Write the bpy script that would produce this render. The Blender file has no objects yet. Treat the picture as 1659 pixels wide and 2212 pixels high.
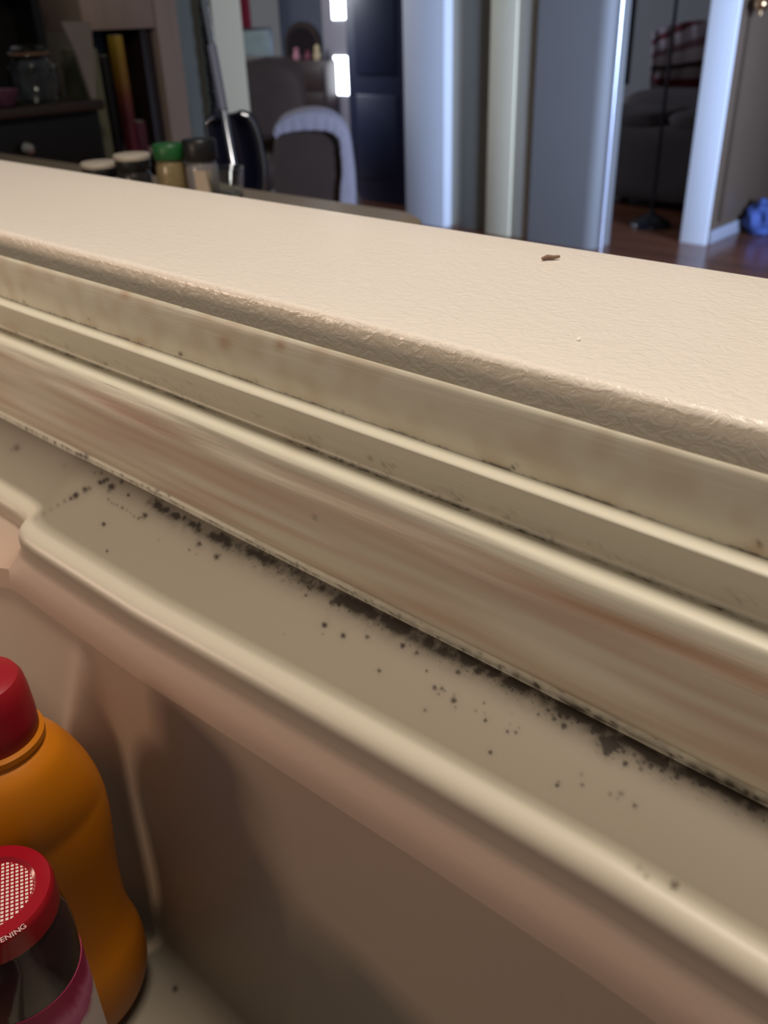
import bpy, bmesh, math, random
import numpy as np
from mathutils import Vector, Matrix, noise
random.seed(7); np.random.seed(7)
D = bpy.data; COL = bpy.context.scene.collection; SC = bpy.context.scene
PI = math.pi
# ---------------------------------------------------------------- camera
CAMZ = 1.45
FPX, CX, CY = 1914.0, 829.5, 1106.0
RX = np.array([0.74176, 0.31090, -0.59425])     # world X in camera axes (right, down, forward)
RY = np.array([0.67001, -0.38259, 0.63617])
RZ = np.array([-0.02957, -0.87004, -0.49210])
R3 = np.stack([RX, RY, RZ])
def at(px, py, X=None, Y=None, z=None, d=None):
    """point where the sight line of a photo position meets a plane of the room"""
    r = R3 @ np.array([px - CX, py - CY, FPX])
    if z is not None: t = (z - CAMZ) / r[2]
    elif Y is not None: t = Y / r[1]
    elif X is not None: t = X / r[0]
    else: t = d / math.hypot(r[0], r[1])
    p = r * t
    return Vector((p[0], p[1], p[2] + CAMZ))
def project(P):                                  # N x 3 -> N x 2
    c = (np.asarray(P) - np.array([0, 0, CAMZ])) @ R3
    return np.stack([CX + FPX * c[:, 0] / c[:, 2], CY + FPX * c[:, 1] / c[:, 2]], 1)
cam_d = D.cameras.new('camera'); cam = D.objects.new('camera', cam_d); COL.objects.link(cam)
M = np.stack([R3[:, 0], -R3[:, 1], -R3[:, 2]], 1)
M4 = Matrix([list(M[0]) + [0], list(M[1]) + [0], list(M[2]) + [CAMZ], [0, 0, 0, 1]])
q = M4.to_quaternion(); cam.rotation_mode = 'QUATERNION'; cam.rotation_quaternion = q; cam.location = (0, 0, CAMZ)
cam_d.sensor_fit = 'VERTICAL'; cam_d.sensor_height = 36; cam_d.sensor_width = 27
cam_d.lens = 36 * FPX / 2212; cam_d.clip_start = 0.01; cam_d.clip_end = 60
cam_d.dof.use_dof = True; cam_d.dof.focus_distance = 0.36; cam_d.dof.aperture_fstop = cam_d.lens / 2.4
SC.camera = cam
# ---------------------------------------------------------------- world, lights, exposure
w = D.worlds.new('world'); SC.world = w; w.use_nodes = True
bg = w.node_tree.nodes['Background']; bg.inputs[0].default_value = (0.90, 0.92, 1.0, 1); bg.inputs[1].default_value = 0.11
def area(name, loc, target, size, power, col, sy=None, spread=180):
    l = D.lights.new(name, 'AREA'); l.energy = power; l.color = col; l.size = size
    if sy: l.shape = 'RECTANGLE'; l.size_y = sy
    l.spread = math.radians(spread)
    o = D.objects.new(name, l); COL.objects.link(o); o.location = loc
    o.rotation_euler = (Vector(target) - Vector(loc)).to_track_quat('-Z', 'Y').to_euler(); return o
area('kitchen_ceiling_light', (-0.15, 0.36, 2.9), (-0.3, 0.3, 1.3), 0.5, 27, (1.0, 0.88, 0.76))
area('fridge_light', (-1.12, -0.48, 1.43), (-0.2, 0.16, 1.2), 0.17, 4.6, (1.0, 0.74, 0.54))
area('kitchen_side_light', (0.5, -0.9, 2.4), (-0.3, 0.2, 1.2), 0.5, 1.6, (1.0, 0.76, 0.58))
area('daylight_window', (2.6, 3.2, 1.7), (-3.6, 6.0, 1.2), 1.3, 110, (0.46, 0.63, 1.0), 1.6, 66)
area('living_room_daylight', (-8.6, 5.2, 2.4), (-5.0, 7.6, 0.9), 1.2, 120, (0.88, 0.92, 1.0))
SC.view_settings.view_transform = 'Standard'; SC.view_settings.look = 'None'
SC.view_settings.exposure = 0.0; SC.view_settings.gamma = 1; SC.view_settings.use_curve_mapping = False

# ---------------------------------------------------------------- helpers
def lin(c):
    return tuple(((v / 255) / 12.92 if v / 255 <= 0.04045 else ((v / 255 + 0.055) / 1.055) ** 2.4) for v in c) + (1,)
def mat(name, rgb, rough=0.5, var=0.08, vscale=20, bump=0.0, bscale=200, metal=0, stretch=(1, 1, 1), coat=0, trans=0, emit=None, spec=0.5, dist=0.0):
    m = D.materials.new(name); m.use_nodes = True; nt = m.node_tree; b = nt.nodes['Principled BSDF']
    c = lin(rgb); N = nt.nodes.new; L = nt.links.new
    tc = N('ShaderNodeTexCoord'); mp = N('ShaderNodeMapping'); mp.inputs['Scale'].default_value = stretch; L(tc.outputs['Object'], mp.inputs[0])
    nz = N('ShaderNodeTexNoise'); nz.inputs['Scale'].default_value = vscale; nz.inputs['Detail'].default_value = 4; L(mp.outputs[0], nz.inputs[0])
    mx = N('ShaderNodeMix'); mx.data_type = 'RGBA'
    mx.inputs[6].default_value = tuple(max(0, v * (1 - var)) for v in c[:3]) + (1,)
    mx.inputs[7].default_value = tuple(min(1, v * (1 + var)) for v in c[:3]) + (1,)
    L(nz.outputs[0], mx.inputs[0]); L(mx.outputs[2], b.inputs['Base Color'])
    b.inputs['Roughness'].default_value = rough; b.inputs['Metallic'].default_value = metal
    b.inputs['Specular IOR Level'].default_value = spec
    b.inputs['Coat Weight'].default_value = coat; b.inputs['Coat Roughness'].default_value = 0.1
    b.inputs['Transmission Weight'].default_value = trans
    if emit: b.inputs['Emission Color'].default_value = lin(emit[0]); b.inputs['Emission Strength'].default_value = emit[1]
    if bump:
        n2 = N('ShaderNodeTexNoise'); n2.inputs['Scale'].default_value = bscale; n2.inputs['Detail'].default_value = 3; n2.inputs['Distortion'].default_value = dist
        L(mp.outputs[0], n2.inputs[0]); bp = N('ShaderNodeBump'); bp.inputs['Strength'].default_value = 1.0; bp.inputs['Distance'].default_value = bump
        L(n2.outputs[0], bp.inputs['Height']); L(bp.outputs[0], b.inputs['Normal'])
    m['mix'] = mx.name
    return m
def attr_layer(m, attr, col, soft=1.0):
    """stain or painted-light colour laid over the base colour where a mesh attribute marks it"""
    nt = m.node_tree; b = nt.nodes['Principled BSDF']; src = b.inputs['Base Color'].links[0].from_socket
    a = nt.nodes.new('ShaderNodeAttribute'); a.attribute_name = attr
    mx = nt.nodes.new('ShaderNodeMix'); mx.data_type = 'RGBA'; mx.inputs[7].default_value = lin(col)
    mu = nt.nodes.new('ShaderNodeMath'); mu.operation = 'MULTIPLY'; mu.inputs[1].default_value = soft; mu.use_clamp = True
    nt.links.new(a.outputs['Fac'], mu.inputs[0]); nt.links.new(mu.outputs[0], mx.inputs[0])
    nt.links.new(src, mx.inputs[6]); nt.links.new(mx.outputs[2], b.inputs['Base Color'])
def link(name, me, m=None, parent=None, smooth=False):
    if m:
        me.materials.append(m)
    o = D.objects.new(name, me); COL.objects.link(o)
    if parent: o.parent = parent
    if smooth:
        me.polygons.foreach_set('use_smooth', [True] * len(me.polygons))
        me.set_sharp_from_angle(angle=math.radians(40))
    return o
def obj(name, bm, m, parent=None, smooth=True):
    bmesh.ops.recalc_face_normals(bm, faces=bm.faces)
    me = D.meshes.new(name); bm.to_mesh(me); bm.free()
    return link(name, me, m, parent, smooth)
def empty(name, loc, label, cat, group=None, rz=0):
    o = D.objects.new(name, None); o.empty_display_size = 0.05; COL.objects.link(o); o.location = loc; o.rotation_euler = (0, 0, rz)
    return tag(o, label, cat, group)
def tag(o, label, cat, group=None):
    o['label'] = label; o['category'] = cat
    if group: o['group'] = group
    return o
def struct(o, kind='structure'):
    o['kind'] = kind; return o
def bm_box(x0, x1, y0, y1, z0, z1, bev=0.0, seg=2, bm=None):
    b = bmesh.new(); bmesh.ops.create_cube(b, size=1)
    bmesh.ops.scale(b, vec=(abs(x1 - x0), abs(y1 - y0), abs(z1 - z0)), verts=b.verts)
    bmesh.ops.translate(b, vec=((x0 + x1) / 2, (y0 + y1) / 2, (z0 + z1) / 2), verts=b.verts)
    if bev: bmesh.ops.bevel(b, geom=b.edges[:], offset=bev, segments=seg, affect='EDGES', profile=0.5)
    if bm is None: return b
    me = D.meshes.new('t'); b.to_mesh(me); b.free(); bm.from_mesh(me); D.meshes.remove(me); return bm
def bm_lathe(prof, seg=48, bm=None, sx=1, sy=1, c=(0, 0), caps=True):
    bm = bm or bmesh.new(); rings = []
    for r, z in prof:
        rings.append([bm.verts.new((c[0] + r * sx * math.cos(2 * PI * i / seg), c[1] + r * sy * math.sin(2 * PI * i / seg), z)) for i in range(seg)])
    for a, b in zip(rings, rings[1:]):
        for i in range(seg): bm.faces.new((a[i], a[(i + 1) % seg], b[(i + 1) % seg], b[i]))
    if caps: bm.faces.new(rings[0]); bm.faces.new(rings[-1][::-1])
    return bm
def bm_tube(pts, rad, seg=12, bm=None):
    bm = bm or bmesh.new(); pts = [Vector(p) for p in pts]; rings = []
    rs = rad if isinstance(rad, (list, tuple)) else [rad] * len(pts)
    up = Vector((0.123, 0.31, 0.94)).normalized()
    for i, p in enumerate(pts):
        t = (pts[min(i + 1, len(pts) - 1)] - pts[max(i - 1, 0)]).normalized()
        u = (up - t * up.dot(t)).normalized(); v = t.cross(u); up = u
        rings.append([bm.verts.new(p + (u * math.cos(2 * PI * k / seg) + v * math.sin(2 * PI * k / seg)) * rs[i]) for k in range(seg)])
    for a, b in zip(rings, rings[1:]):
        for k in range(seg): bm.faces.new((a[k], a[(k + 1) % seg], b[(k + 1) % seg], b[k]))
    bm.faces.new(rings[0]); bm.faces.new(rings[-1][::-1]); return bm
def smooth_path(pts, n=8):
    pts = [Vector(p) for p in pts]; out = []
    P = [pts[0]] + pts + [pts[-1]]
    for i in range(1, len(P) - 2):
        for k in range(n):
            t = k / n; a, b, c, d = P[i - 1], P[i], P[i + 1], P[i + 2]
            out.append(0.5 * ((2 * b) + (c - a) * t + (2 * a - 5 * b + 4 * c - d) * t * t + (3 * b - a - 3 * c + d) * t ** 3))
    out.append(pts[-1]); return out
def bm_cushion(sx, sy, sz, p=4.0, n=20, puff=0.0, seed=0, amp=0.006):
    """rounded padded block centred on the origin"""
    b = bmesh.new(); bmesh.ops.create_cube(b, size=2); bmesh.ops.subdivide_edges(b, edges=b.edges[:], cuts=n // 2, use_grid_fill=True)
    for v in b.verts:
        c = v.co; l = (abs(c.x) ** p + abs(c.y) ** p + abs(c.z) ** p) ** (1 / p); c = c / l
        s = 1 + amp * 6 * noise.noise(Vector((c.x * 2 + seed, c.y * 2, c.z * 2)))
        v.co = Vector((c.x * sx / 2 * s, c.y * sy / 2 * s, c.z * sz / 2 * s))
    return b
def shift(bm, v, rz=0.0):
    if rz: bmesh.ops.rotate(bm, cent=(0, 0, 0), matrix=Matrix.Rotation(rz, 3, 'Z'), verts=bm.verts)
    bmesh.ops.translate(bm, vec=v, verts=bm.verts); return bm

# ---------------------------------------------------------------- materials
M_steel = mat('textured_white_steel', (226, 217, 204), 0.32, 0.02, 8, bump=0.0008, bscale=190, stretch=(0.7, 1.0, 1.0), dist=1.6, spec=0.5)
M_gasket = mat('gasket_vinyl', (203, 198, 178), 0.48, 0.05, 10, bump=0.0005, bscale=30, stretch=(0.35, 5, 5), spec=0.4)
attr_layer(M_gasket, 'pink', (174, 142, 122), 1.0)
attr_layer(M_gasket, 'rust', (158, 112, 62), 1.0)
attr_layer(M_gasket, 'mold', (50, 42, 28), 1.0)
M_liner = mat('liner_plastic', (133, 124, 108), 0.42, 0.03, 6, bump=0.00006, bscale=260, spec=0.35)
attr_layer(M_liner, 'pink', (184, 158, 140), 1.0)
attr_layer(M_liner, 'lit_rim', (206, 198, 178), 1.0)  # light caught by the ledge lip, put in as a paler tint
attr_layer(M_liner, 'mold', (44, 36, 28), 1.0)
M_wall = mat('greyblue_wall_paint', (122, 126, 136), 0.8, 0.04, 6, bump=0.0006, bscale=90)
M_panel = mat('slate_grey_paint', (122, 118, 114), 0.6, 0.04, 4)
M_taupe = mat('taupe_paint', (176, 168, 150), 0.7, 0.04, 5)
M_taupe_d = mat('deep_taupe_paint', (126, 122, 110), 0.7, 0.05, 5)
M_cream = mat('cream_trim_paint', (226, 212, 178), 0.5, 0.03, 5)
M_white = mat('white_trim_paint', (226, 226, 228), 0.45, 0.02, 5)
M_dark = mat('dark_brown_wall_paint', (100, 82, 66), 0.45, 0.08, 4)
M_black = mat('black_painted_wood', (17, 13, 11), 0.45, 0.2, 8, stretch=(1, 1, 6))
M_darkwood = mat('dark_stained_wood', (44, 32, 30), 0.4, 0.25, 8, stretch=(1, 1, 7))
M_oldwood = mat('greyed_wood', (170, 148, 134), 0.6, 0.18, 6, stretch=(4, 4, 0.5))
M_counter = mat('tan_laminate', (132, 118, 98), 0.42, 0.1, 60)
M_chrome = mat('chrome', (190, 195, 205), 0.14, 0.02, 5, metal=1)
M_brass = mat('brushed_brass', (205, 165, 120), 0.25, 0.05, 5, metal=1)
M_navy = mat('navy_paint', (46, 54, 88), 0.4, 0.08, 4)
M_navyvinyl = mat('navy_vinyl', (24, 26, 48), 0.35, 0.1, 20, bump=0.0004)
M_brown = mat('brown_upholstery', (64, 46, 34), 0.85, 0.2, 12, bump=0.003, bscale=60)
M_charcoal = mat('charcoal_upholstery', (72, 66, 72), 0.9, 0.15, 10, bump=0.003, bscale=60)
M_throw = mat('pale_fleece', (160, 150, 154), 0.9, 0.12, 30, bump=0.004, bscale=80)
M_red = mat('red_plastic', (146, 12, 28), 0.4, 0.04, 10, spec=0.4)
M_yellow = mat('mustard_plastic', (184, 108, 8), 0.42, 0.05, 14, spec=0.35)
M_curtain = mat('dark_curtain', (26, 28, 40), 0.9, 0.2, 10)
M_redcloth = mat('crimson_curtain', (128, 22, 48), 0.85, 0.15, 10)
M_glass = mat('clear_glass', (235, 240, 238), 0.03, 0.01, 5, trans=1.0)

def wood_floor():
    m = mat('red_brown_hardwood', (122, 78, 58), 0.22, 0.25, 5, stretch=(0.8, 9, 1), spec=0.6)
    nt = m.node_tree; b = nt.nodes['Principled BSDF']; src = b.inputs['Base Color'].links[0].from_socket
    tc = nt.nodes.new('ShaderNodeTexCoord'); br = nt.nodes.new('ShaderNodeTexBrick')
    br.inputs['Scale'].default_value = 1.0; br.inputs['Brick Width'].default_value = 0.9; br.inputs['Row Height'].default_value = 0.085
    br.inputs['Mortar Size'].default_value = 0.002; br.inputs['Color1'].default_value = (0.75, 0.75, 0.75, 1); br.inputs['Color2'].default_value = (1.2, 1.15, 1.1, 1); br.inputs['Mortar'].default_value = (0.2, 0.18, 0.16, 1)
    nt.links.new(tc.outputs['Object'], br.inputs[0])
    mx = nt.nodes.new('ShaderNodeMix'); mx.data_type = 'RGBA'; mx.blend_type = 'MULTIPLY'; mx.inputs[0].default_value = 0.8
    nt.links.new(src, mx.inputs[6]); nt.links.new(br.outputs[0], mx.inputs[7]); nt.links.new(mx.outputs[2], b.inputs['Base Color'])
    return m

# ================================================================ ROOM SHELL
struct(obj('floor', bm_box(-11, 3.2, -1.5, 10.1, -0.1, 0), wood_floor(), smooth=False))
struct(obj('wall_back', bm_box(-11, 3.2, 9.9, 10.1, 0, 2.6), M_wall, smooth=False))
WLX = -3.46
ye = at(516, 120, X=WLX).y; yc = at(462, 120, X=WLX).y
struct(obj('wall_left', bm_box(WLX - 0.14, WLX, -1.5, ye, 0, 2.6), mat('sage_grey_wall_paint', (120, 122, 112), 0.8, 0.05, 6), smooth=False))
struct(obj('trim_1', bm_box(WLX, WLX + 0.02, yc, ye + 0.02, 0, 2.2, 0.004), M_cream))
# the run of casings and wall at the middle of the view, all on one wall that faces the kitchen
YM = 5.45
def yslab(name, pa, pb, Y, th, m, z0=0.0, z1=2.6, yref=300, bev=0.004, smooth=True):
    xa, xb = at(pa, yref, Y=Y).x, at(pb, yref, Y=Y).x
    return struct(obj(name, bm_box(xa, xb, Y, Y + th, z0, z1, bev), m, smooth=smooth))
yslab('trim_2', 874, 959, YM - 0.03, 0.16, M_white)
yslab('wall_middle', 957, 1285, YM + 0.06, 0.12, M_taupe)
yslab('trim_3', 996, 1052, YM + 0.04, 0.05, M_taupe_d)
yslab('trim_4', 1053, 1106, YM - 0.01, 0.10, M_cream)
yslab('trim_5', 1107, 1148, YM + 0.01, 0.08, M_taupe)
# slate column with a rounded outer corner and its bright metal bead
xa = at(1150, 300, Y=YM - 0.02).x; xb = at(1300, 300, Y=YM - 0.02).x
bm = bmesh.new(); prof = [(xa, YM + 0.2), (xa, YM - 0.02)]
for k in range(9):
    a = -PI / 2 + k / 8 * PI / 2 * 0.9
    prof.append((xb - 0.09 + 0.09 * math.cos(a), YM + 0.07 + 0.09 * math.sin(a)))
prof.append((xb, YM + 0.2))
lo = [bm.verts.new((x, y, 0)) for x, y in prof]; hi = [bm.verts.new((x, y, 2.6)) for x, y in prof]
for i in range(len(prof)):
    j = (i + 1) % len(prof); bm.faces.new((lo[i], lo[j], hi[j], hi[i]))
bm.faces.new(lo); bm.faces.new(hi)
struct(obj('wall_column', bm, M_panel))
struct(obj('trim_6', bm_tube([(xb + 0.014, YM + 0.06, 0), (xb + 0.014, YM + 0.06, 2.6)], 0.014), mat('bright_metal_bead', (225, 225, 235), 0.3, 0.02, 5, metal=0.7)))
# wall that runs away on the right, its casing, skirting and dark door
p = at(1530, 300, Y=5.99); q2 = at(1487, 400, Y=5.97)
XR = at(1530, 527, z=0).x
xl = at(1472, 522, Y=6.0).x
struct(obj('wall_right', bm_box(XR - 0.10, XR, 6.0, 9.9, 0, 2.6), M_dark, smooth=False))
struct(obj('trim_7', bm_box(xl, XR + 0.005, 5.97, 6.0, 0, 2.6, 0.004), M_white))
struct(obj('baseboard_right', bm_box(XR, XR + 0.018, 6.02, 9.9, 0, 0.09, 0.005), mat('scuffed_skirting_paint', (150, 150, 158), 0.3)))
dr = struct(obj('door_1', bm_box(XR + 0.004, XR + 0.03, 6.12, 6.95, 0.13, 2.05, 0.004), mat('dark_door_paint', (92, 76, 62), 0.35, 0.08, 4)))
kp = at(1645, 8, X=XR + 0.09)
obj('doorknob', shift(bm_lathe([(0.012, -0.06), (0.014, -0.035), (0.03, -0.03), (0.042, -0.012), (0.042, 0.01), (0.03, 0.028), (0.01, 0.034)], 24), kp), M_brass, dr)
# gently gridded lites of the far front door
yd = 8.2
xa = at(700, 120, Y=yd).x; xb = at(768, 120, Y=yd).x
fd = struct(obj('door_2', bm_box(xa, xb, yd, yd + 0.05, 0, 2.5, 0.005), mat('grey_door_paint', (120, 116, 122), 0.6, 0.04, 4)))
M_lit = mat('daylit_pane', (255, 255, 255), 0.3, 0.0, 5, emit=((235, 245, 255), 9.0))
for (x0, y0, x1, y1) in ((718, -45, 757, 42), (725, 122, 763, 204)):
    a = at(x0, y1, Y=yd - 0.012); b = at(x1, y0, Y=yd - 0.012)
    obj('window_pane', bm_box(a.x, b.x, yd - 0.012, yd + 0.004, a.z, b.z, 0.004), M_lit, fd)
# navy door leaf standing open in front of it
yn = 5.9
nd = yslab('door_3', 757, 878, yn, 0.05, M_navy, z1=2.1)
xa = at(775, 300, Y=yn).x; xb = at(860, 300, Y=yn).x
for z0, z1 in ((0.2, 0.85), (1.0, 1.9)):
    obj('door_panel', bm_box(xa, xb, yn - 0.012, yn + 0.01, z0, z1, 0.01), M_navy, nd)

# ================================================================ LIVING ROOM
# crimson curtain
def curtain(name, pa, pb, Y, z0, z1, m, label, n=60, folds=5, depth=0.04, yref=30):
    x0, x1 = at(pa, yref, Y=Y).x, at(pb, yref, Y=Y).x; bm = bmesh.new(); rows = []
    for z in np.linspace(z0, z1, 12):
        rows.append([bm.verts.new((x0 + (x1 - x0) * i / n, Y + depth * math.sin(2 * PI * folds * i / n) * (0.7 + 0.3 * math.sin(z * 2)), z)) for i in range(n + 1)])
    for a, b in zip(rows, rows[1:]):
        for i in range(n): bm.faces.new((a[i], a[i + 1], b[i + 1], b[i]))
    o = obj(name, bm, m); md = o.modifiers.new('t', 'SOLIDIFY'); md.thickness = 0.006
    return tag(o, label, 'curtain')
curtain('curtain', 470, 541, 8.7, at(500, 70, Y=8.7).z, 2.5, M_redcloth, 'crimson curtain hanging on the far living room wall', folds=4)
curtain('curtain', 1338, 1372, 8.6, at(1350, 182, Y=8.6).z, 2.5, M_curtain, 'narrow dark blue curtain hanging beside the metal edged column', folds=3)
# dresser with arched mirror
dy = 8.0
x0 = at(560, 150, Y=dy).x; x1 = at(702, 150, Y=dy).x; zt = at(640, 130, Y=dy).z
ds = empty('dresser', ((x0 + x1) / 2, dy + 0.22, 0), 'dark wood dresser with an arched mirror against the far wall', 'dresser')
W = x1 - x0
obj('body', bm_box(-W / 2, W / 2, -0.22, 0.22, 0.06, zt, 0.01), M_darkwood, ds)
for i in range(3):
    z0 = 0.1 + i * (zt - 0.14) / 3
    dd = obj('drawer', bm_box(-W / 2 + 0.03, W / 2 - 0.03, -0.24, -0.21, z0, z0 + (zt - 0.14) / 3 - 0.02, 0.006), M_darkwood, ds)
    for s in (-1, 1): obj('knob', shift(bm_lathe([(0.006, -0.01), (0.016, 0), (0.006, 0.01)], 12), (s * W * 0.25, -0.25, z0 + 0.09)), M_brass, dd)
for sx in (-1, 1):
    for sy in (-1, 1): obj('leg', bm_box(sx * (W / 2 - 0.04) - 0.025, sx * (W / 2 - 0.04) + 0.025, sy * 0.17 - 0.025, sy * 0.17 + 0.025, 0, 0.06), M_darkwood, ds)
ztm = at(605, 48, Y=dy).z
mc = at(612, 130, Y=dy).x - (x0 + x1) / 2
def arch(w, z0, z1, y, th, n=24):
    bm = bmesh.new(); pts = [(-w / 2, z0)] + [(-w / 2 * math.cos(PI * k / n), z0 + (z1 - z0) * 0.35 + (z1 - z0) * 0.65 * math.sin(PI * k / n)) for k in range(n + 1)] + [(w / 2, z0)]
    f = [bm.verts.new((x + mc, y, z)) for x, z in pts]; g = [bm.verts.new((x + mc, y + th, z)) for x, z in pts]
    for i in range(len(pts)):
        j = (i + 1) % len(pts); bm.faces.new((f[i], f[j], g[j], g[i]))
    bm.faces.new(f); bm.faces.new(g); return bm
mf = obj('mirror_frame', arch(0.62, zt, ztm, 0.1, 0.04), M_darkwood, ds)
obj('mirror_glass', arch(0.48, zt + 0.04, ztm - 0.06, 0.09, 0.015), mat('mirror', (90, 80, 84), 0.1, 0.02, 5, metal=1), ds)
for i, (px, py, c, lab, h) in enumerate(((640, 95, (150, 96, 104), 'small dusty pink ornament on the dresser top', 0.13), (665, 100, (92, 34, 52), 'dark red trinket box on the right of the dresser top', 0.10), (684, 88, (150, 130, 96), 'small brass coloured figure at the dresser right end', 0.16))):
    p = at(px, py + 12, Y=dy + 0.05)
    o = obj('ornament', bm_lathe([(0.035, 0), (0.045, h * 0.3), (0.028, h * 0.65), (0.036, h * 0.8), (0.012, h)], 20), mat('ornament_%d' % i, c, 0.5)); o.location = (p.x, dy + 0.05, zt)
    tag(o, lab, 'ornament')
# brown recliner at the left, partly behind the bar stool
def armchair(c, rz, w, hb, label, m, hs=0.46, cat='armchair'):
    e = empty('armchair', c, label, cat, None, rz)
    obj('base', shift(bm_cushion(w - 0.08, 0.80, 0.34, 8), (0, 0, 0.22)), m, e)
    obj('seat_cushion', shift(bm_cushion(w - 0.34, 0.66, 0.2, 4, seed=3), (0, -0.08, hs - 0.04)), m, e)
    obj('backrest', shift(bm_cushion(w - 0.2, 0.30, hb - 0.25, 4, seed=5, amp=0.012), (0, 0.30, 0.25 + (hb - 0.25) / 2)), m, e)
    for s in (-1, 1):
        obj('armrest', shift(bm_cushion(0.22, 0.84, 0.62, 5, seed=s), (s * (w / 2 - 0.11), 0, 0.33)), m, e)
        for t in (-1, 1): obj('leg', bm_lathe([(0.025, 0.0), (0.03, 0.08)], 12, c=(s * (w / 2 - 0.14), t * 0.3)), M_darkwood, e)
    return e
p = at(548, 300, d=7.6)
armchair((p.x, p.y, 0), math.radians(35), 0.95, at(545, 128, d=7.6).z, 'dark brown padded recliner in front of the dresser', M_brown)
# light pillow / picture leaning on it
a = at(512, 130, d=8.3); b = at(588, 80, d=8.3)
pc = empty('picture', ((a.x + b.x) / 2, (a.y + b.y) / 2, a.z - 0.1), 'pale landscape picture in a thin frame behind the brown recliner', 'picture', None, math.radians(48))
wd = (Vector((b.x, b.y)) - Vector((a.x, a.y))).length
obj('frame', bm_box(-wd / 2, wd / 2, 0, 0.03, 0, 0.33, 0.004), M_darkwood, pc)
obj('canvas', bm_box(-wd / 2 + 0.02, wd / 2 - 0.02, -0.008, 0.01, 0.02, 0.31, 0.002), mat('faded_landscape', (128, 128, 108), 0.7, 0.35, 7, stretch=(1, 1, 4)), pc)
o = obj('side_table', bm_box(-wd / 2, wd / 2, -0.2, 0.2, 0, a.z - 0.1, 0.01), M_darkwood); o.location = ((a.x + b.x) / 2, (a.y + b.y) / 2, 0); o.rotation_euler = (0, 0, math.radians(48))
tag(o, 'dark side cabinet carrying the pale landscape picture', 'cabinet')
# second brown chair with a rounded back, and the fleece over it
RV = Vector((0.73, 0.682, 0)); FV = Vector((-0.682, 0.73, 0))
def vp(px, py, s):                                # point on the vertical plane square to the view direction, s metres off
    r = R3 @ np.array([px - CX, py - CY, FPX]); t = s / (r[0] * FV.x + r[1] * FV.y)
    return Vector((r[0] * t, r[1] * t, r[2] * t + CAMZ))
s0 = 5.6
outl = [vp(x, y, s0) for x, y in ((592, 440), (590, 330), (598, 292), (630, 272), (672, 272), (706, 290), (730, 330), (742, 440))]
ch = empty('tub_chair', (vp(665, 430, s0).x, vp(665, 430, s0).y, 0), 'dark brown tub chair with a rounded back under a pale throw', 'armchair')
sm = smooth_path(outl, 5); base = Vector(ch.location)
def back_shell(path, depth, m, name, parent, inset=0.0):
    bm = bmesh.new(); n = len(path); layers = []
    cen = sum(path, Vector()) / n
    for k, (d, sc) in enumerate(((0, 0.93), (0.03, 0.985), (0.08, 1.0), (depth - 0.05, 1.0), (depth, 0.95))):
        L = []
        for v in path:
            q = cen + (v - cen) * sc; q = q + FV * d; L.append(bm.verts.new(q - base))
        lo = [bm.verts.new(Vector(((cen + (path[i] - cen) * sc + FV * d) - base).to_tuple()[:2] + (0.05,))) for i in (n - 1, 0)]
        layers.append(L + lo)
    for a, b in zip(layers, layers[1:]):
        for i in range(len(a)):
            j = (i + 1) % len(a); bm.faces.new((a[i], a[j], b[j], b[i]))
    bm.faces.new(layers[0]); bm.faces.new(layers[-1][::-1]); return obj(name, bm, m, parent)
back_shell(sm, 0.3, M_brown, 'backrest', ch)
obj('seat', shift(bm_cushion(0.62, 0.6, 0.38, 5), tuple(FV * 0.55 + Vector((0, 0, 0.26))), math.atan2(RV.y, RV.x)), M_brown, ch)
for sx in (-1, 1):
    for sy in (0.1, 0.75): obj('leg', bm_lathe([(0.02, 0), (0.025, 0.09)], 10, c=tuple((RV * sx * 0.2 + FV * sy)[:2])), M_darkwood, ch)
cl = [vp(x, y, s0 - 0.02) for x, y in ((596, 290), (606, 268), (640, 252), (680, 248), (716, 258), (742, 288), (752, 340), (758, 400), (760, 470))]
sp = smooth_path(cl, 8); bm = bmesh.new(); rows = []
nn = 16
for i, v in enumerate(sp):
    t = i / (len(sp) - 1); row = []
    tang = (sp[min(i + 1, len(sp) - 1)] - sp[max(i - 1, 0)]).normalized(); nor = FV.cross(tang).normalized()
    if nor.z < 0: nor = -nor
    if t > 0.62: nor = RV
    wd2 = 0.34
    for k in range(nn + 1):
        u = k / nn
        f = 0.007 * math.sin(u * 17 + t * 3) * (0.3 + t)
        fall = max(0, 0.14 * (1 - u)) if t > 0 else 0
        row.append(bm.verts.new(v + FV * (u * wd2 - 0.02) + nor * (f + 0.02)))
    # front skirt hanging over the face of the chair
    sk = [bm.verts.new(v - FV * (0.03 + 0.003 * math.sin(i * 1.3)) + (Vector((0, 0, -1)) * (0.02 + 0.07 * math.sin(PI * min(1, t * 1.4))) - RV * 0.16 * max(0, (t - 0.45)) * (1 + 0.08 * math.sin(t * 30))))]
    rows.append(sk + row)
for a, b in zip(rows, rows[1:]):
    for i in range(len(a) - 1): bm.faces.new((a[i], a[i + 1], b[i + 1], b[i]))
o = obj('throw_blanket', bm, M_throw); md = o.modifiers.new('t', 'SOLIDIFY'); md.thickness = 0.015
sb = o.modifiers.new('s', 'SUBSURF'); sb.levels = 1; sb.render_levels = 1
tag(o, 'pale blue-grey fleece throw draped over the rounded tub chair', 'blanket')
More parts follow.
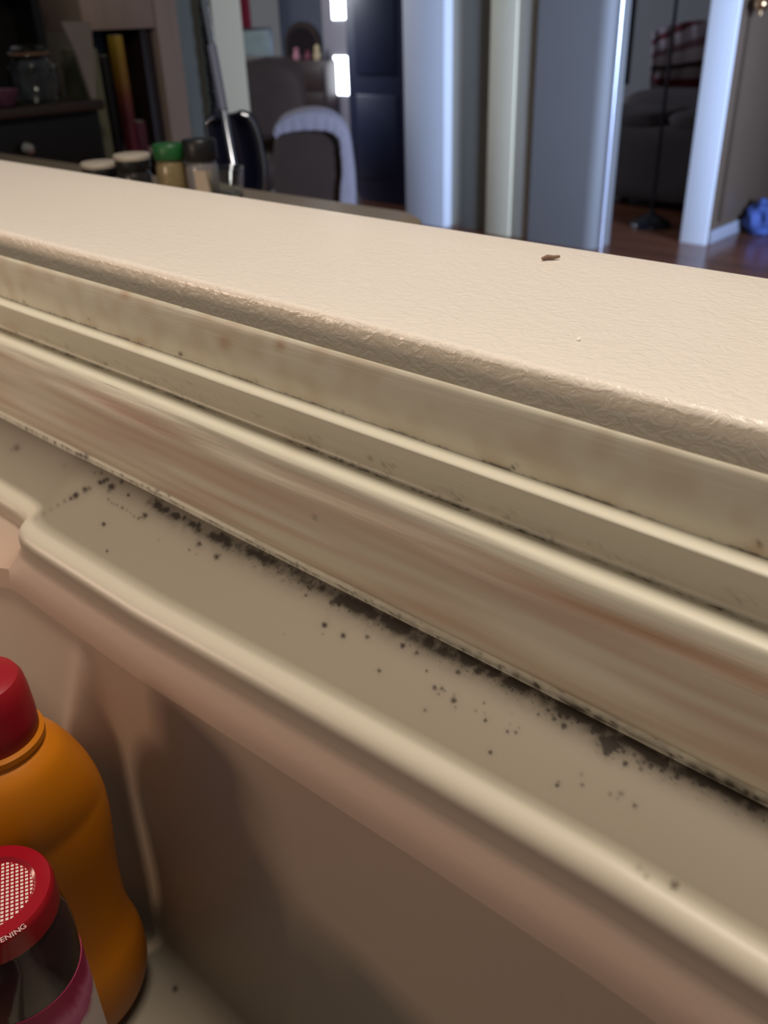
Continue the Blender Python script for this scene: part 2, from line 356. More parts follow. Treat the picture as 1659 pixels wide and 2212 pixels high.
# charcoal sofa seen through the opening on the right
ysf = 6.85
xa = at(1240, 400, Y=ysf).x; xb = XR - 0.13; zs = at(1380, 238, Y=ysf + 0.05).z; zb = at(1340, 186, Y=ysf + 0.6).z
sf = empty('sofa', ((xa + xb) / 2, ysf + 0.42, 0), 'charcoal fabric sofa seen through the opening behind the floor lamp', 'sofa')
W = xb - xa
obj('base', shift(bm_cushion(W, 0.84, zs - 0.16, 12), (0, 0, 0.06 + (zs - 0.16) / 2)), M_charcoal, sf)
for s in (-1, 1):
    obj('seat_cushion', shift(bm_cushion(W / 2 - 0.01, 0.6, 0.14, 5, seed=s), (s * W / 4, -0.10, zs - 0.07)), M_charcoal, sf)
obj('backrest', shift(bm_cushion(W, 0.24, zb - 0.1, 6), (0, 0.36, 0.08 + (zb - 0.1) / 2)), M_charcoal, sf)
for s in (-1, 1):
    for t in (-1, 1): obj('leg', bm_box(s * (W / 2 - 0.08) - 0.03, s * (W / 2 - 0.08) + 0.03, t * 0.33 - 0.03, t * 0.33 + 0.03, 0, 0.07), M_black, sf)
# fringed blanket over a chair corner on the sofa
def stripe_mat():
    m = mat('woven_stripes', (150, 135, 150), 0.9, 0.2, 40); nt = m.node_tree; b = nt.nodes['Principled BSDF']
    uv = nt.nodes.new('ShaderNodeAttribute'); uv.attribute_name = 'across'
    cr = nt.nodes.new('ShaderNodeValToRGB'); cr.color_ramp.interpolation = 'CONSTANT'
    cols = [(0, (150, 140, 158)), (0.16, (96, 36, 52)), (0.24, (170, 160, 176)), (0.36, (120, 90, 104)), (0.44, (176, 168, 180)), (0.56, (60, 40, 50)), (0.62, (158, 148, 160)), (0.72, (104, 34, 50)), (0.9, (70, 30, 42))]
    el = cr.color_ramp.elements; el[0].position = 0; el[0].color = lin(cols[0][1]); el[1].position = cols[1][0]; el[1].color = lin(cols[1][1])
    for p_, c_ in cols[2:]: e = el.new(p_); e.color = lin(c_)
    nt.links.new(uv.outputs['Fac'], cr.inputs[0]); nt.links.new(cr.outputs[0], b.inputs['Base Color']); return m
sB = 8.7
edge_t = [vp(x, y, sB) for x, y in ((1410, 70), (1445, 56), (1490, 48), (1540, 44))]
edge_b = [vp(x, y, sB - 0.25) for x, y in ((1404, 170), (1436, 190), (1478, 214), (1530, 236))]
nx, ny = 30, 24; bm = bmesh.new(); g = []; tt = smooth_path(edge_t, 10); bb = smooth_path(edge_b, 10)
for i in range(nx + 1):
    a = tt[i]; b = bb[i]; row = []
    for j in range(ny + 1):
        v = j / ny; p = a.lerp(b, v) - FV * (0.16 * math.sin(PI * v)) - RV * 0.05 * math.sin(PI * v) * (1 - i / nx) - FV * 0.02 * math.sin(i * 0.9 + v * 3)
        row.append(bm.verts.new(p))
    g.append(row)
for i in range(nx):
    for j in range(ny): bm.faces.new((g[i][j], g[i + 1][j], g[i + 1][j + 1], g[i][j + 1]))
bl = obj('woven_blanket', bm, stripe_mat()); a_ = bl.data.attributes.new('across', 'FLOAT', 'POINT')
a_.data.foreach_set('value', [min(0.999, max(0, 0.02 + 0.75 * j / ny + 0.25 * (i / nx))) for i in range(nx + 1) for j in range(ny + 1)])
md = bl.modifiers.new('t', 'SOLIDIFY'); md.thickness = 0.012
tag(bl, 'white and maroon striped blanket with fringe draped at the sofa end', 'blanket')
fr = bmesh.new()
for k in range(70):
    t = k / 69 * (len(bb) - 1); i = min(int(t), len(bb) - 2); p = bb[i].lerp(bb[i + 1], t - i); L = 0.09 + 0.03 * random.random()
    bm_tube([p, p + Vector((random.uniform(-.01, .01), random.uniform(-.01, .01), -L / 2)), p + Vector((random.uniform(-.02, .02), random.uniform(-.02, .02), -L))], 0.005, 5, fr)
f_ = obj('fringe', fr, mat('pale_fringe', (170, 164, 182), 0.9)); f_.parent = bl; f_['kind'] = 'stuff'; f_['label'] = 'pale knotted fringe'
# wing chair below the blanket
p = vp(1490, 150, sB + 0.2)
e = empty('wing_chair', (p.x, p.y, 0), 'dark high-backed chair under the striped fringed blanket', 'armchair', None, math.atan2(RV.y, RV.x))
obj('backrest', shift(bm_cushion(0.62, 0.2, at(1490, 60, Y=p.y).z - 0.3, 5), (0.08, 0.0, 0.3 + (at(1490, 60, Y=p.y).z - 0.3) / 2)), M_charcoal, e)
obj('seat', shift(bm_cushion(0.62, 0.6, 0.4, 6), (0.08, 0.25, 0.28)), M_charcoal, e)
for sx in (-0.18, 0.34):
    for sy in (0.02, 0.5): obj('leg', bm_lathe([(0.02, 0), (0.025, 0.12)], 10, c=(sx, sy)), M_darkwood, e)
# floor lamp
M_lamp = mat('dark_blued_metal', (30, 34, 46), 0.3, 0.1, 10, metal=0.4, coat=0.3)
b0 = at(1405, 488, z=0); e = empty('floor_lamp', (b0.x, b0.y, 0), 'dark metal floor lamp with a domed base standing on the hardwood', 'lamp')
rb = 0.15
obj('base', bm_lathe([(rb, 0), (rb, 0.012), (rb * 0.92, 0.03), (rb * 0.6, 0.06), (rb * 0.25, 0.085), (0.014, 0.11)], 40), M_lamp, e)
obj('pole', bm_tube([(0, 0, 0.09), (0, 0, 1.68)], 0.012, 16), M_lamp, e)
obj('lamp_shade', bm_lathe([(0.06, 1.62), (0.14, 1.70), (0.20, 1.80), (0.195, 1.80), (0.13, 1.705), (0.05, 1.64)], 32), M_lamp, e)
# crumpled blue cloth by the skirting
p = at(1657, 425, X=XR + 0.16); p.x += 0.0; o = obj('cloth_bag', bm_cushion(0.22, 0.24, 0.23, 2.5, 24, amp=0.05), mat('blue_cloth', (70, 90, 150), 0.8, 0.3, 30)); o.location = (p.x, p.y, 0.115)
tag(o, 'small crumpled blue cloth bag on the floor at the dark wall', 'bag')

# ================================================================ KITCHEN SIDE
# breakfast bar
BZ = 1.20; yF = at(880, 455, z=BZ).y; xE = at(903, 480, z=BZ).x
e = empty('breakfast_bar', (xE - 1.0, yF - 0.24, 0), 'tan laminate breakfast bar just past the fridge door', 'counter')
bm = bmesh.new(); pts = []; W2 = 1.0; H2 = 0.24; r = 0.07
for cx_, cy_, a0 in ((W2 - r, H2 - r, 0), (-W2 - 0.0 + r, H2 - r, PI / 2), (-W2 - 0.0 + r, -H2 + r, PI), (W2 - r, -H2 + r, 3 * PI / 2)):
    for k in range(9): a = a0 + k / 8 * PI / 2; pts.append((cx_ + r * math.cos(a), cy_ + r * math.sin(a)))
lv = [[bm.verts.new((x * s, y * s2, BZ - d)) for x, y in pts] for d, s, s2 in ((0.0, 0.992, 0.97), (0.006, 1, 1), (0.034, 1, 1), (0.04, 0.992, 0.97))]
for a, b in zip(lv, lv[1:]):
    for i in range(len(a)): j = (i + 1) % len(a); bm.faces.new((a[i], a[j], b[j], b[i]))
bm.faces.new(lv[0]); bm.faces.new(lv[-1][::-1])
obj('countertop', bm, M_counter, e)
obj('support_panel', bm_box(-W2 + 0.2, W2 - 0.12, -0.12, 0.12, 0, BZ - 0.04, 0.005), M_cream, e)
# spice jars on the bar
def spice(px, py_top, Y, dia_px, lidm, bodym, label, lid_h=0.022, kind=0, rim=None):
    c = at(px, py_top, Y=Y); L = at(px - dia_px / 2, py_top, Y=Y); Rr = at(px + dia_px / 2, py_top, Y=Y)
    dist = math.hypot(c.x, c.y); rad = dia_px / 2 / FPX * dist * 1.12; H = c.z - BZ
    e = empty('spice_jar', (c.x, c.y, BZ), label, 'jar', 'spice jars on the bar')
    obj('body', bm_lathe([(rad * 0.85, 0), (rad * 0.95, 0.004), (rad * 0.95, H - lid_h - 0.01), (rad * 0.8, H - lid_h)], 32), bodym, e)
    obj('lid', bm_lathe([(rad * 0.95, H - lid_h), (rad, H - lid_h + 0.002), (rad, H - 0.003), (rad * 0.93, H)], 32), lidm, e)
    if rim: obj('lid_rim', bm_lathe([(rad * 1.01, H - 0.006), (rad * 1.03, H - 0.004), (rad * 1.03, H), (rad * 0.97, H + 0.002)], 32), rim, e)
    return e, rad, H
M_lidb = mat('black_plastic', (22, 21, 22), 0.4, 0.1); M_lidg = mat('green_plastic', (30, 92, 44), 0.4, 0.1)
M_jarb = mat('dark_spice', (40, 34, 32), 0.3, 0.3, 60, coat=0.5); M_herb = mat('dried_herbs', (128, 112, 78), 0.4, 0.4, 200, coat=0.6)
M_rim = mat('grey_foil_rim', (190, 180, 165), 0.5, 0.05); M_lab = mat('paper_label', (178, 160, 140), 0.6, 0.15, 80)
spice(214, 352, 0.86, 62, M_lidb, M_jarb, 'dark spice jar with a grey-rimmed black lid, leftmost on the bar', rim=M_rim)
spice(284, 335, 0.88, 62, M_lidb, M_jarb, 'dark spice jar with a grey-rimmed lid directly left of the green-lidded jar', rim=M_rim)
spice(364, 310, 0.86, 58, M_lidg, M_herb, 'dried herb jar with a green lid on the tan bar')
e, rd, H = spice(428, 300, 0.88, 60, M_lidb, mat('pale_spice', (120, 116, 118), 0.3, 0.3, 60, coat=0.6), 'spice jar with a black lid and round tan label, right of the green lid', 0.03)
a0 = math.atan2(-e.location.y, -e.location.x); bm = bmesh.new(); g = []
for i in range(9):
    g.append([bm.verts.new(((rd * 0.97) * math.cos(a0 + (i - 4) * 0.13), (rd * 0.97) * math.sin(a0 + (i - 4) * 0.13), 0.012 + j * 0.009)) for j in range(5)])
for i in range(8):
    for j in range(4): bm.faces.new((g[i][j], g[i + 1][j], g[i + 1][j + 1], g[i][j + 1]))
obj('label', bm, M_lab, e)
p = at(482, 362, Y=0.90)
gl = empty('drinking_glass', (p.x, p.y, BZ), 'small clear glass tumbler on the bar right of the spice jars', 'glass')
Hh = p.z - BZ; obj('bowl', bm_lathe([(0.020, 0.0), (0.026, 0.004), (0.031, Hh), (0.029, Hh), (0.024, 0.012), (0.003, 0.01)], 32), M_glass, gl)

# black sideboard at the far left, glass jar on it
HX = -2.85
tzz = at(120, 224, X=HX).z; yr = at(224, 260, X=HX).y
e = empty('sideboard', (HX - 0.22, yr - 0.62, 0), 'black painted sideboard with a round silver knob at far left', 'sideboard')
W2 = 0.62
obj('body', bm_box(-0.22, 0.20, -W2, W2, 0.05, tzz - 0.03, 0.006), M_black, e)
obj('top', bm_box(-0.23, 0.23, -W2 - 0.01, W2 + 0.01, tzz - 0.03, tzz, 0.006), mat('dark_brown_top', (58, 46, 40), 0.35, 0.2, 10), e)
kz = at(62, 322, X=HX + 0.03); ky = kz.y - (yr - 0.62)
dd = obj('drawer', bm_box(0.20, 0.222, -W2 + 0.03, W2 - 0.03, kz.z - 0.10, tzz - 0.045, 0.004), M_black, e)
bm = bm_lathe([(0.007, 0), (0.007, 0.012), (0.018, 0.016), (0.021, 0.026), (0.015, 0.036), (0.004, 0.039)], 24)
bmesh.ops.rotate(bm, cent=(0, 0, 0), matrix=Matrix.Rotation(PI / 2, 3, 'Y'), verts=bm.verts)
obj('knob', shift(bm, (0.222, ky, kz.z)), mat('satin_nickel', (215, 205, 190), 0.22, 0.03, metal=1), dd)
dd2 = obj('door', bm_box(0.20, 0.222, -W2 + 0.03, W2 - 0.03, 0.1, kz.z - 0.12, 0.004), M_black, e)
obj('hutch_back', bm_box(-0.22, -0.19, -W2, W2, tzz, 2.1), M_black, e)
obj('hutch_side', bm_box(-0.20, -0.05, W2 - 0.03, W2, tzz, 2.1), M_black, e)
obj('hutch_shelf', bm_box(-0.20, 0.05, -W2, W2 - 0.03, at(60, 60, X=HX - 0.1).z + 0.16, at(60, 60, X=HX - 0.1).z + 0.19, 0.004), M_black, e)
p = at(82, 217, X=HX - 0.10); zt_ = at(82, 92, X=HX - 0.10).z; Hj = zt_ - tzz
jr = 44 / FPX * math.hypot(p.x, p.y)
e = empty('clip_top_jar', (p.x, p.y, tzz), 'clear glass clip-top jar standing on the black sideboard', 'jar')
obj('glass_body', bm_lathe([(jr * 0.9, 0), (jr, 0.01), (jr, Hj * 0.62), (jr * 0.72, Hj * 0.76), (jr * 0.75, Hj * 0.82), (jr * 0.7, Hj * 0.82), (jr * 0.66, Hj * 0.76), (jr * 0.93, Hj * 0.6), (jr * 0.93, 0.016), (0.004, 0.014)], 40), M_glass, e)
obj('glass_lid', bm_lathe([(jr * 0.8, Hj * 0.84), (jr * 0.82, Hj * 0.9), (jr * 0.5, Hj * 0.97), (0.004, Hj)], 40), M_glass, e)
ring = [(jr * 0.78 * math.cos(k / 24 * 2 * PI), jr * 0.78 * math.sin(k / 24 * 2 * PI), Hj * 0.83) for k in range(25)]
obj('rubber_seal', bm_tube(ring, 0.003, 8), mat('orange_rubber', (150, 110, 80), 0.6), e)
obj('wire_clip', bm_tube(smooth_path([(0, jr * 0.8, Hj * 0.8), (0.0, jr * 1.05, Hj * 0.78), (0, jr * 1.35, Hj * 0.45), (0, jr * 1.2, Hj * 0.6), (0, jr * 0.95, Hj * 0.68)], 6), 0.0018, 8), M_chrome, e)
# painted floral bowl at the left margin
p = at(8, 215, X=HX - 0.05); o = obj('bowl', bm_lathe([(0.02, 0), (0.035, 0.008), (0.055, 0.05), (0.052, 0.05), (0.033, 0.014), (0.004, 0.01)], 32), mat('floral_glaze', (110, 70, 92), 0.3, 0.7, 45, coat=0.5)); o.location = (p.x, p.y, tzz)
tag(o, 'small floral painted bowl left of the clip-top jar', 'bowl')

# greyed wood bookshelf
SX = -3.10
y0 = at(190, 150, X=SX).y; y1 = at(398, 150, X=SX).y; zt2 = at(300, -20, X=SX).z; zt1 = at(300, 62, X=SX).z; zbot = at(300, 325, X=SX).z
e = empty('bookshelf', (SX - 0.14, (y0 + y1) / 2, 0), 'greyed wood bookshelf with upright files standing on it', 'bookshelf')
hw = (y1 - y0) / 2
ypost = at(328, 150, X=SX).y - (y0 + y1) / 2; ypm = at(352, 150, X=SX).y - (y0 + y1) / 2
obj('side_panel', bm_box(-0.14, 0.14, ypm, hw, 0, zt2, 0.004), M_oldwood, e)
obj('side_panel', bm_box(-0.14, 0.145, -hw, -hw + 0.018, 0, zt1, 0.003), mat('pale_edge_wood', (150, 142, 132), 0.5, 0.1), e)
obj('inner_post', bm_box(-0.14, 0.10, ypost, ypm, 0, zt1, 0.003), M_darkwood, e)
obj('top_rail', bm_box(-0.14, 0.13, -hw + 0.018, ypm, zt1, zt2, 0.004), M_oldwood, e)
obj('back_panel', bm_box(-0.14, -0.12, -hw + 0.018, ypm, 0, zt1), M_black, e)
for z in (zbot, zbot - 0.4, zbot - 0.8):
    if z > 0.05: obj('shelf_board', bm_box(-0.14, 0.12, -hw + 0.018, ypost, z - 0.02, z, 0.003), M_oldwood, e)
# books and papers on it
def book(name, pa, pb, ya, yb, X, depth, m, label, cat='book', lean=0.0, group='books and papers on the wooden shelf'):
    a = at(pa, (ya + yb) / 2, X=X); b = at(pb, (ya + yb) / 2, X=X); z1 = at((pa + pb) / 2, ya, X=X).z; h = z1 - zbot
    e = empty(name, (X - depth / 2, (a.y + b.y) / 2, zbot), label, cat, group); t = abs(b.y - a.y)
    cv = obj('cover', bm_box(-depth / 2, depth / 2, -t / 2, t / 2, 0, h, 0.003), m, e)
    obj('pages', bm_box(-depth / 2 + 0.004, depth / 2 - 0.006, -t / 2 + 0.003, t / 2 - 0.003, 0.004, h + 0.002), mat('page_paper', (168, 160, 140), 0.8), e)
    e.rotation_euler = (lean, 0, 0); return e
book('book', 203, 226, 105, 300, SX + 0.09, 0.17, mat('olive_board', (118, 118, 92), 0.7, 0.15), 'tall olive green book at the left end of the wooden shelf')
def spine_mat():
    m = mat('yellow_red_spine', (190, 130, 40), 0.5, 0.2, 30); nt = m.node_tree; b = nt.nodes['Principled BSDF']
    tc = nt.nodes.new('ShaderNodeTexCoord'); sp_ = nt.nodes.new('ShaderNodeSeparateXYZ'); cr = nt.nodes.new('ShaderNodeValToRGB'); nt.links.new(tc.outputs['Generated'], sp_.inputs[0]); nt.links.new(sp_.outputs[2], cr.inputs[0]); nt.links.new(cr.outputs[0], b.inputs['Base Color'])
    el = cr.color_ramp.elements; el[0].position = 0; el[0].color = lin((120, 50, 70)); el[1].position = 1; el[1].color = lin((170, 140, 40))
    for p_, c_ in ((0.3, (96, 40, 48)), (0.5, (120, 62, 40)), (0.62, (140, 96, 34)), (0.8, (150, 112, 30))): x = el.new(p_); x.color = lin(c_)
    return m
book('book', 266, 282, 76, 310, SX + 0.09, 0.05, spine_mat(), 'bright yellow and red spined book in the middle of the wooden shelf')
book('book', 236, 250, 120, 310, SX + 0.04, 0.09, mat('black_board', (24, 22, 22), 0.6), 'thin black book between the olive and yellow-red books')
book('folder', 300, 318, 262, 320, SX + 0.10, 0.1, mat('magenta_card', (92, 44, 60), 0.6, 0.2), 'small magenta folder at the foot of the wooden inner post', 'folder')
# sheaf of grey paper hanging at the hutch side
pts = [at(x, y, X=HX - 0.04) for x, y in ((132, 46), (196, 48), (206, 150))] + [Vector((HX - 0.04, at(206, 200, X=HX - 0.04).y, tzz)), Vector((HX - 0.04, at(196, 200, X=HX - 0.04).y, tzz)), at(168, 124, X=HX - 0.04)]
bm = bmesh.new(); f = [bm.verts.new(p) for p in pts]; g = [bm.verts.new(p + Vector((-0.015, 0, 0))) for p in pts]
for i in range(6): j = (i + 1) % 6; bm.faces.new((f[i], f[j], g[j], g[i]))
bm.faces.new(f); bm.faces.new(g)
tag(obj('paper_sheaf', bm, mat('grey_paper', (140, 130, 122), 0.8, 0.1, 30), None, False), 'folded grey paper sheaf standing on the right end of the black sideboard', 'paper')
# green cylinder/bag end beside the shelf and the dark cord on the wall
p = at(402, 262, X=SX - 0.2); zb_ = at(402, 300, X=SX).z
o = obj('bottle', bm_lathe([(0.02, 0), (0.022, 0.01), (0.022, 0.6), (0.012, 0.72), (0.012, 0.85)], 24), mat('green_glass', (20, 70, 48), 0.15, 0.1, coat=0.6)); o.location = (p.x, p.y, p.z - 0.55)
tag(o, 'tall dark green bottle on the narrow stand by the wooden shelf', 'bottle')
o2 = obj('plant_stand', bm_lathe([(0.05, 0), (0.05, 0.02), (0.02, 0.04), (0.02, p.z - 0.6), (0.05, p.z - 0.57), (0.05, p.z - 0.55)], 24), M_black); o2.location = (p.x, p.y, 0)
tag(o2, 'narrow black pedestal stand holding the green bottle', 'stand')
cp = [at(438 + 1.5 * math.sin(i * 1.7) + 30 * i / 23, -10 + i * 270 / 23, X=-3.40) for i in range(24)]
bm = bmesh.new()
for i in range(60):
    t = i / 59 * 22.9; k = int(t); p = Vector(cp[k]).lerp(Vector(cp[k + 1]), t - k); bmesh.ops.create_icosphere(bm, subdivisions=2, radius=0.018 + 0.006 * math.sin(i * 2.1), matrix=Matrix.Translation(p))
tag(obj('bead_strand', bm, M_black), 'knobbly black strand hanging beside the cream wall casing', 'strand')
# leaning chrome pole
top = at(434, -30, d=2.2); bot = at(512, 402, d=2.0); bot2 = bot + (bot - top) * ((bot.z) / (top.z - bot.z)) * 0.999
e = empty('chrome_pole', (bot2.x, bot2.y, 0), 'slim chrome pole leaning in front of the navy bar stool', 'pole')
b_ = Vector((bot2.x, bot2.y, 0))
obj('shaft', bm_tube([bot2 - b_, top - b_], 0.0075, 16), M_chrome, e)
obj('sleeve', bm_tube([top.lerp(bot, 0.30) - b_, top.lerp(bot, 0.62) - b_], 0.010, 16), mat('grey_blue_sleeve', (110, 116, 140), 0.4, 0.05), e)
obj('foot', bm_lathe([(0.016, 0), (0.016, 0.03), (0.012, 0.035)], 16), M_lidb, e)
# bar stool with navy back and chrome tube
sS = 2.35
def q(px, py, s=sS): return vp(px, py, s)
c0 = q(515, 420); e = empty('bar_stool', (c0.x, c0.y, 0), 'bar stool with navy back panel and curved chrome tube frame', 'stool'); b_ = Vector((c0.x, c0.y, 0))
rt = [q(522, 247), q(540, 256), q(556, 290), q(566, 335), q(571, 380), q(569, 430)]
lt = [q(462, 254), q(447, 266), q(447, 290), q(455, 320), q(459, 360), q(462, 430)]
obj('frame_tube', bm_tube([p - b_ for p in smooth_path(rt, 8)], 0.0055, 12), M_chrome, e)
obj('frame_tube', bm_tube([p - b_ for p in smooth_path(lt, 8)], 0.0045, 12), M_chrome, e)
bm = bmesh.new(); rows = []
ls, rs_ = smooth_path(lt, 8), smooth_path(rt, 8)
for a, b in zip(ls, rs_):
    rows.append([bm.verts.new(a.lerp(b, t) + FV * 0.05 * math.sin(PI * t) + FV * 0.006 - b_) for t in [k / 10 for k in range(11)]])
for a, b in zip(rows, rows[1:]):
    for i in range(10): bm.faces.new((a[i], a[i + 1], b[i + 1], b[i]))
o = obj('backrest', bm, M_navyvinyl, e); md = o.modifiers.new('t', 'SOLIDIFY'); md.thickness = 0.02; md.offset = 0
obj('seat', shift(bm_cushion(0.34, 0.34, 0.07, 5), tuple(-FV * 0.02 + RV * 0.02 + Vector((0, 0, 0.76)))), M_navyvinyl, e)
for sx in (-1, 1):
    for sy in (-1, 1): obj('leg', bm_tube([RV * 0.13 * sx + FV * 0.13 * sy + Vector((0, 0, 0.74)), RV * 0.19 * sx + FV * 0.19 * sy], 0.01, 12), M_chrome, e)

# ================================================================ REFRIGERATOR DOOR
S = 0.115 / 0.085
X0, X1 = -1.02, 0.12
door = empty('refrigerator_door', (-0.45, 0.2, 0.35), 'open off-white refrigerator door with stained gasket and mold specks', 'refrigerator door')
door_loc = Vector(door.location)
def xs_dense(a, b, da, db, st):
    return sorted(set([round(v, 5) for v in list(np.arange(X0, a, st * 6)) + list(np.arange(a, b, st)) + list(np.arange(b, X1, st * 6)) + [X1]]))
ZT = CAMZ - 0.115
def cz(t): return CAMZ + t
# steel shell
yi, yo = 0.2640, 0.4335
prof = [(yi + 0.01, 0.36), (yi, 0.37), (yi, ZT - 0.007)]
prof = [(yi, 0.36)] + [(yi, z) for z in (0.6, 1.0, 1.2, 1.28, 1.30, 1.31)] + [(yi, ZT - 0.0035)]
for k in range(1, 8):
    a = PI - k / 8 * PI / 2; prof.append((yi + 0.0035 + 0.0035 * math.cos(a), ZT - 0.0035 + 0.0035 * math.sin(a)))
prof += [(yi + 0.0035, ZT)] + [(yi + (yo - yi) * t, ZT) for t in (0.2, 0.4, 0.6, 0.8)] + [(yo - 0.006, ZT)]
for k in range(1, 7):
    a = PI / 2 - k / 6 * PI / 2; prof.append((yo - 0.006 + 0.006 * math.cos(a), ZT - 0.006 + 0.006 * math.sin(a)))
prof += [(yo + 0.002, 1.2), (yo + 0.004, 0.8), (yo, 0.36)]
bm = bmesh.new(); xs = list(np.linspace(X0, X1, 80)); rows = []
for x in xs: rows.append([bm.verts.new((x - door_loc.x, y - door_loc.y, z - door_loc.z)) for y, z in prof])
n = len(prof)
for a, b in zip(rows, rows[1:]):
    for i in range(n): j = (i + 1) % n; bm.faces.new((a[i], a[j], b[j], b[i]))
bm.faces.new(rows[0]); bm.faces.new(rows[-1][::-1])
obj('steel_shell', bm, M_steel, door)

# stains and a darker crease line: spots read off the photograph as (x, y, radius, strength)
spots = []
def add5(lst):
    for t in lst: spots.append((t[0] / 2.07375, 850 + t[1] / 2.07375, t[2] / 2.07375, t[3] if len(t) > 3 else 0.9))
def add6(lst):
    for t in lst: spots.append((800 + t[0] / 1.931, 1300 + t[1] / 1.931, t[2] / 1.931, t[3] if len(t) > 3 else 0.85))
add5([(118,157,7),(75,243,16,.5),(52,255,9,.25),(195,195,5),(210,200,4),(245,218,6),(278,232,4),(300,243,4),(22,110,5),(345,272,9),(362,276,9),(385,283,15),(455,330,5),(505,348,4),(545,365,5),(455,355,7,.6),
(480,385,10,.7),(450,400,11),(465,392,9),(500,418,15),(490,432,12,.5),(545,395,11,.7),(575,455,7),(425,355,7,.35),(290,325,9,.2),(380,430,13,.7),(400,425,12,.5),(340,455,15),(318,470,10,.7),(290,482,10,.35),(260,500,10,.25),(230,520,10,.2),(200,540,10,.16),(160,560,9,.12),  # closing faint run is a darker line along the crease in the ledge
(485,475,6,.6),(500,490,5,.5),(512,495,4,.5),(525,500,5,.5),(548,512,7,.6),(570,522,5,.4),(585,535,4,.4),(600,550,6,.4),(620,560,7,.5),(632,555,6,.5),(650,545,12,.8),(645,560,7,.4),(465,585,9),(490,583,4,.2),(480,706,6,.8),
(705,437,8),(640,410,5),(665,425,6),(755,460,6),(710,498,16),(700,478,10,.7),(730,480,8,.5),(745,522,11),(720,520,10,.7),(795,550,15),(780,540,10,.6),(825,555,10,.5),(710,658,4,.5),(848,700,6,.6),(895,673,11,.7),(885,680,8,.4),(970,732,12,.8),(985,725,7,.5),(880,720,4,.4),
(1370,905,7,.7),(1452,1037,13),(1537,1084,12),(1645,1090,10,.7),(1445,1078,5,.4),(1485,935,14,.5),(1520,943,9,.8),(1272,1078,5,.3),(1330,760,8,.5),(1180,770,5,.5),(1270,838,5,.4),(995,632,10),(865,585,12),(890,590,10)])
add6([(135,183,11),(192,212,9,.7),(37,288,9,.7),(235,288,5,.8),(365,295,11,.7),(447,290,14,.7),(527,290,18),(515,300,14),(303,212,7,.4),(268,358,11,.7),(298,362,10,.6),(285,385,7,.5),(310,372,6,.5),(348,412,12,.8),(355,440,6,.5),(350,390,7,.3),(475,423,6,.7),(440,455,6,.4),(480,495,8),(478,465,6,.3),(228,452,8,.5),
(572,541,7,.8),(607,545,8,.7),(620,527,5,.4),(583,510,4,.4),(590,468,4,.3),(500,628,9),(700,470,7,.6),(742,452,8,.6),(767,488,11,.7),(808,519,13,.8),(820,485,8,.5),(785,470,7,.4),(785,357,8,.9),(840,395,4,.4),
(1000,600,24,1.3),(990,620,20,1.3),(1015,605,22,1.3),(975,580,18,.8),(960,570,12,.5),(1063,675,13,.8),(1128,698,10,.6),(1170,685,10,.5),(1055,625,10,.7),(1100,640,10,.6),(1140,670,8,.4),(1215,705,10,.5),(1278,732,12,.7),(1390,758,12,.7),(1232,672,16,.8),(1330,730,10,.3),
(780,765,10,.8),(785,750,6,.5),(883,765,9,.5),(880,720,9,.3),(1000,802,10,.4),(1045,800,12,.4),(1030,820,9,.3),(1102,850,11,.6),(1270,1182,20,.55),(1255,1195,14,.3),(1120,1110,18,.2),(1150,1145,14,.25),
(1600,835,22,.8),(1560,800,16,.6),(1480,790,14,.4),(1440,770,12,.4),(685,320,7,.5),(690,345,12,.7),(610,300,7,.5),(545,270,9,.6),(445,185,4,.4),(950,475,8,.5),(1020,510,7,.5),(925,540,9,.3),(640,345,8,.5)])
spots.append((380, 2135, 7, 0.8)); spots.append((1215, 2160, 5, 0.5))
smear = np.array([(322,1082),(345,1094),(385,1116),(420,1134),(470,1158),(520,1180),(580,1208),(620,1225),(650,1240),(700,1268),(740,1290),(800,1322),(880,1360),(960,1398),(1030,1430),(1075,1452),(1150,1488),(1250,1540),(1330,1586),(1420,1630),(1500,1665),(1580,1703),(1659,1748),(1760,1800)], float)
smw = np.interp(np.arange(len(smear)), [0, 3, 5, 8, 12, 15, 18, 21, 23], [0.35, 0.6, 1.0, 0.95, 0.85, 1.0, 1.0, 0.9, 0.9])
smr = 1.2 * np.interp(np.arange(len(smear)), [0, 5, 8, 12, 16, 19, 21, 23], [8, 10, 12, 14, 13, 17, 16, 16]); smear[:, 1] += 3
def seg_field(P, poly, wts, rad):
    out = np.zeros(len(P))
    for i in range(len(poly) - 1):
        a, b = poly[i], poly[i + 1]; ab = b - a; t = np.clip(((P - a) @ ab) / (ab @ ab), 0, 1)
        d = np.linalg.norm(P - (a + t[:, None] * ab), axis=1); r = rad[i] + (rad[i + 1] - rad[i]) * t; w_ = wts[i] + (wts[i + 1] - wts[i]) * t
        out = np.maximum(out, w_ * np.exp(-(d / r) ** 2))
    return out
def nz(co, s, o=0.0): return np.array([noise.noise(Vector((c[0] * s + o, c[1] * s, c[2] * s))) for c in co])
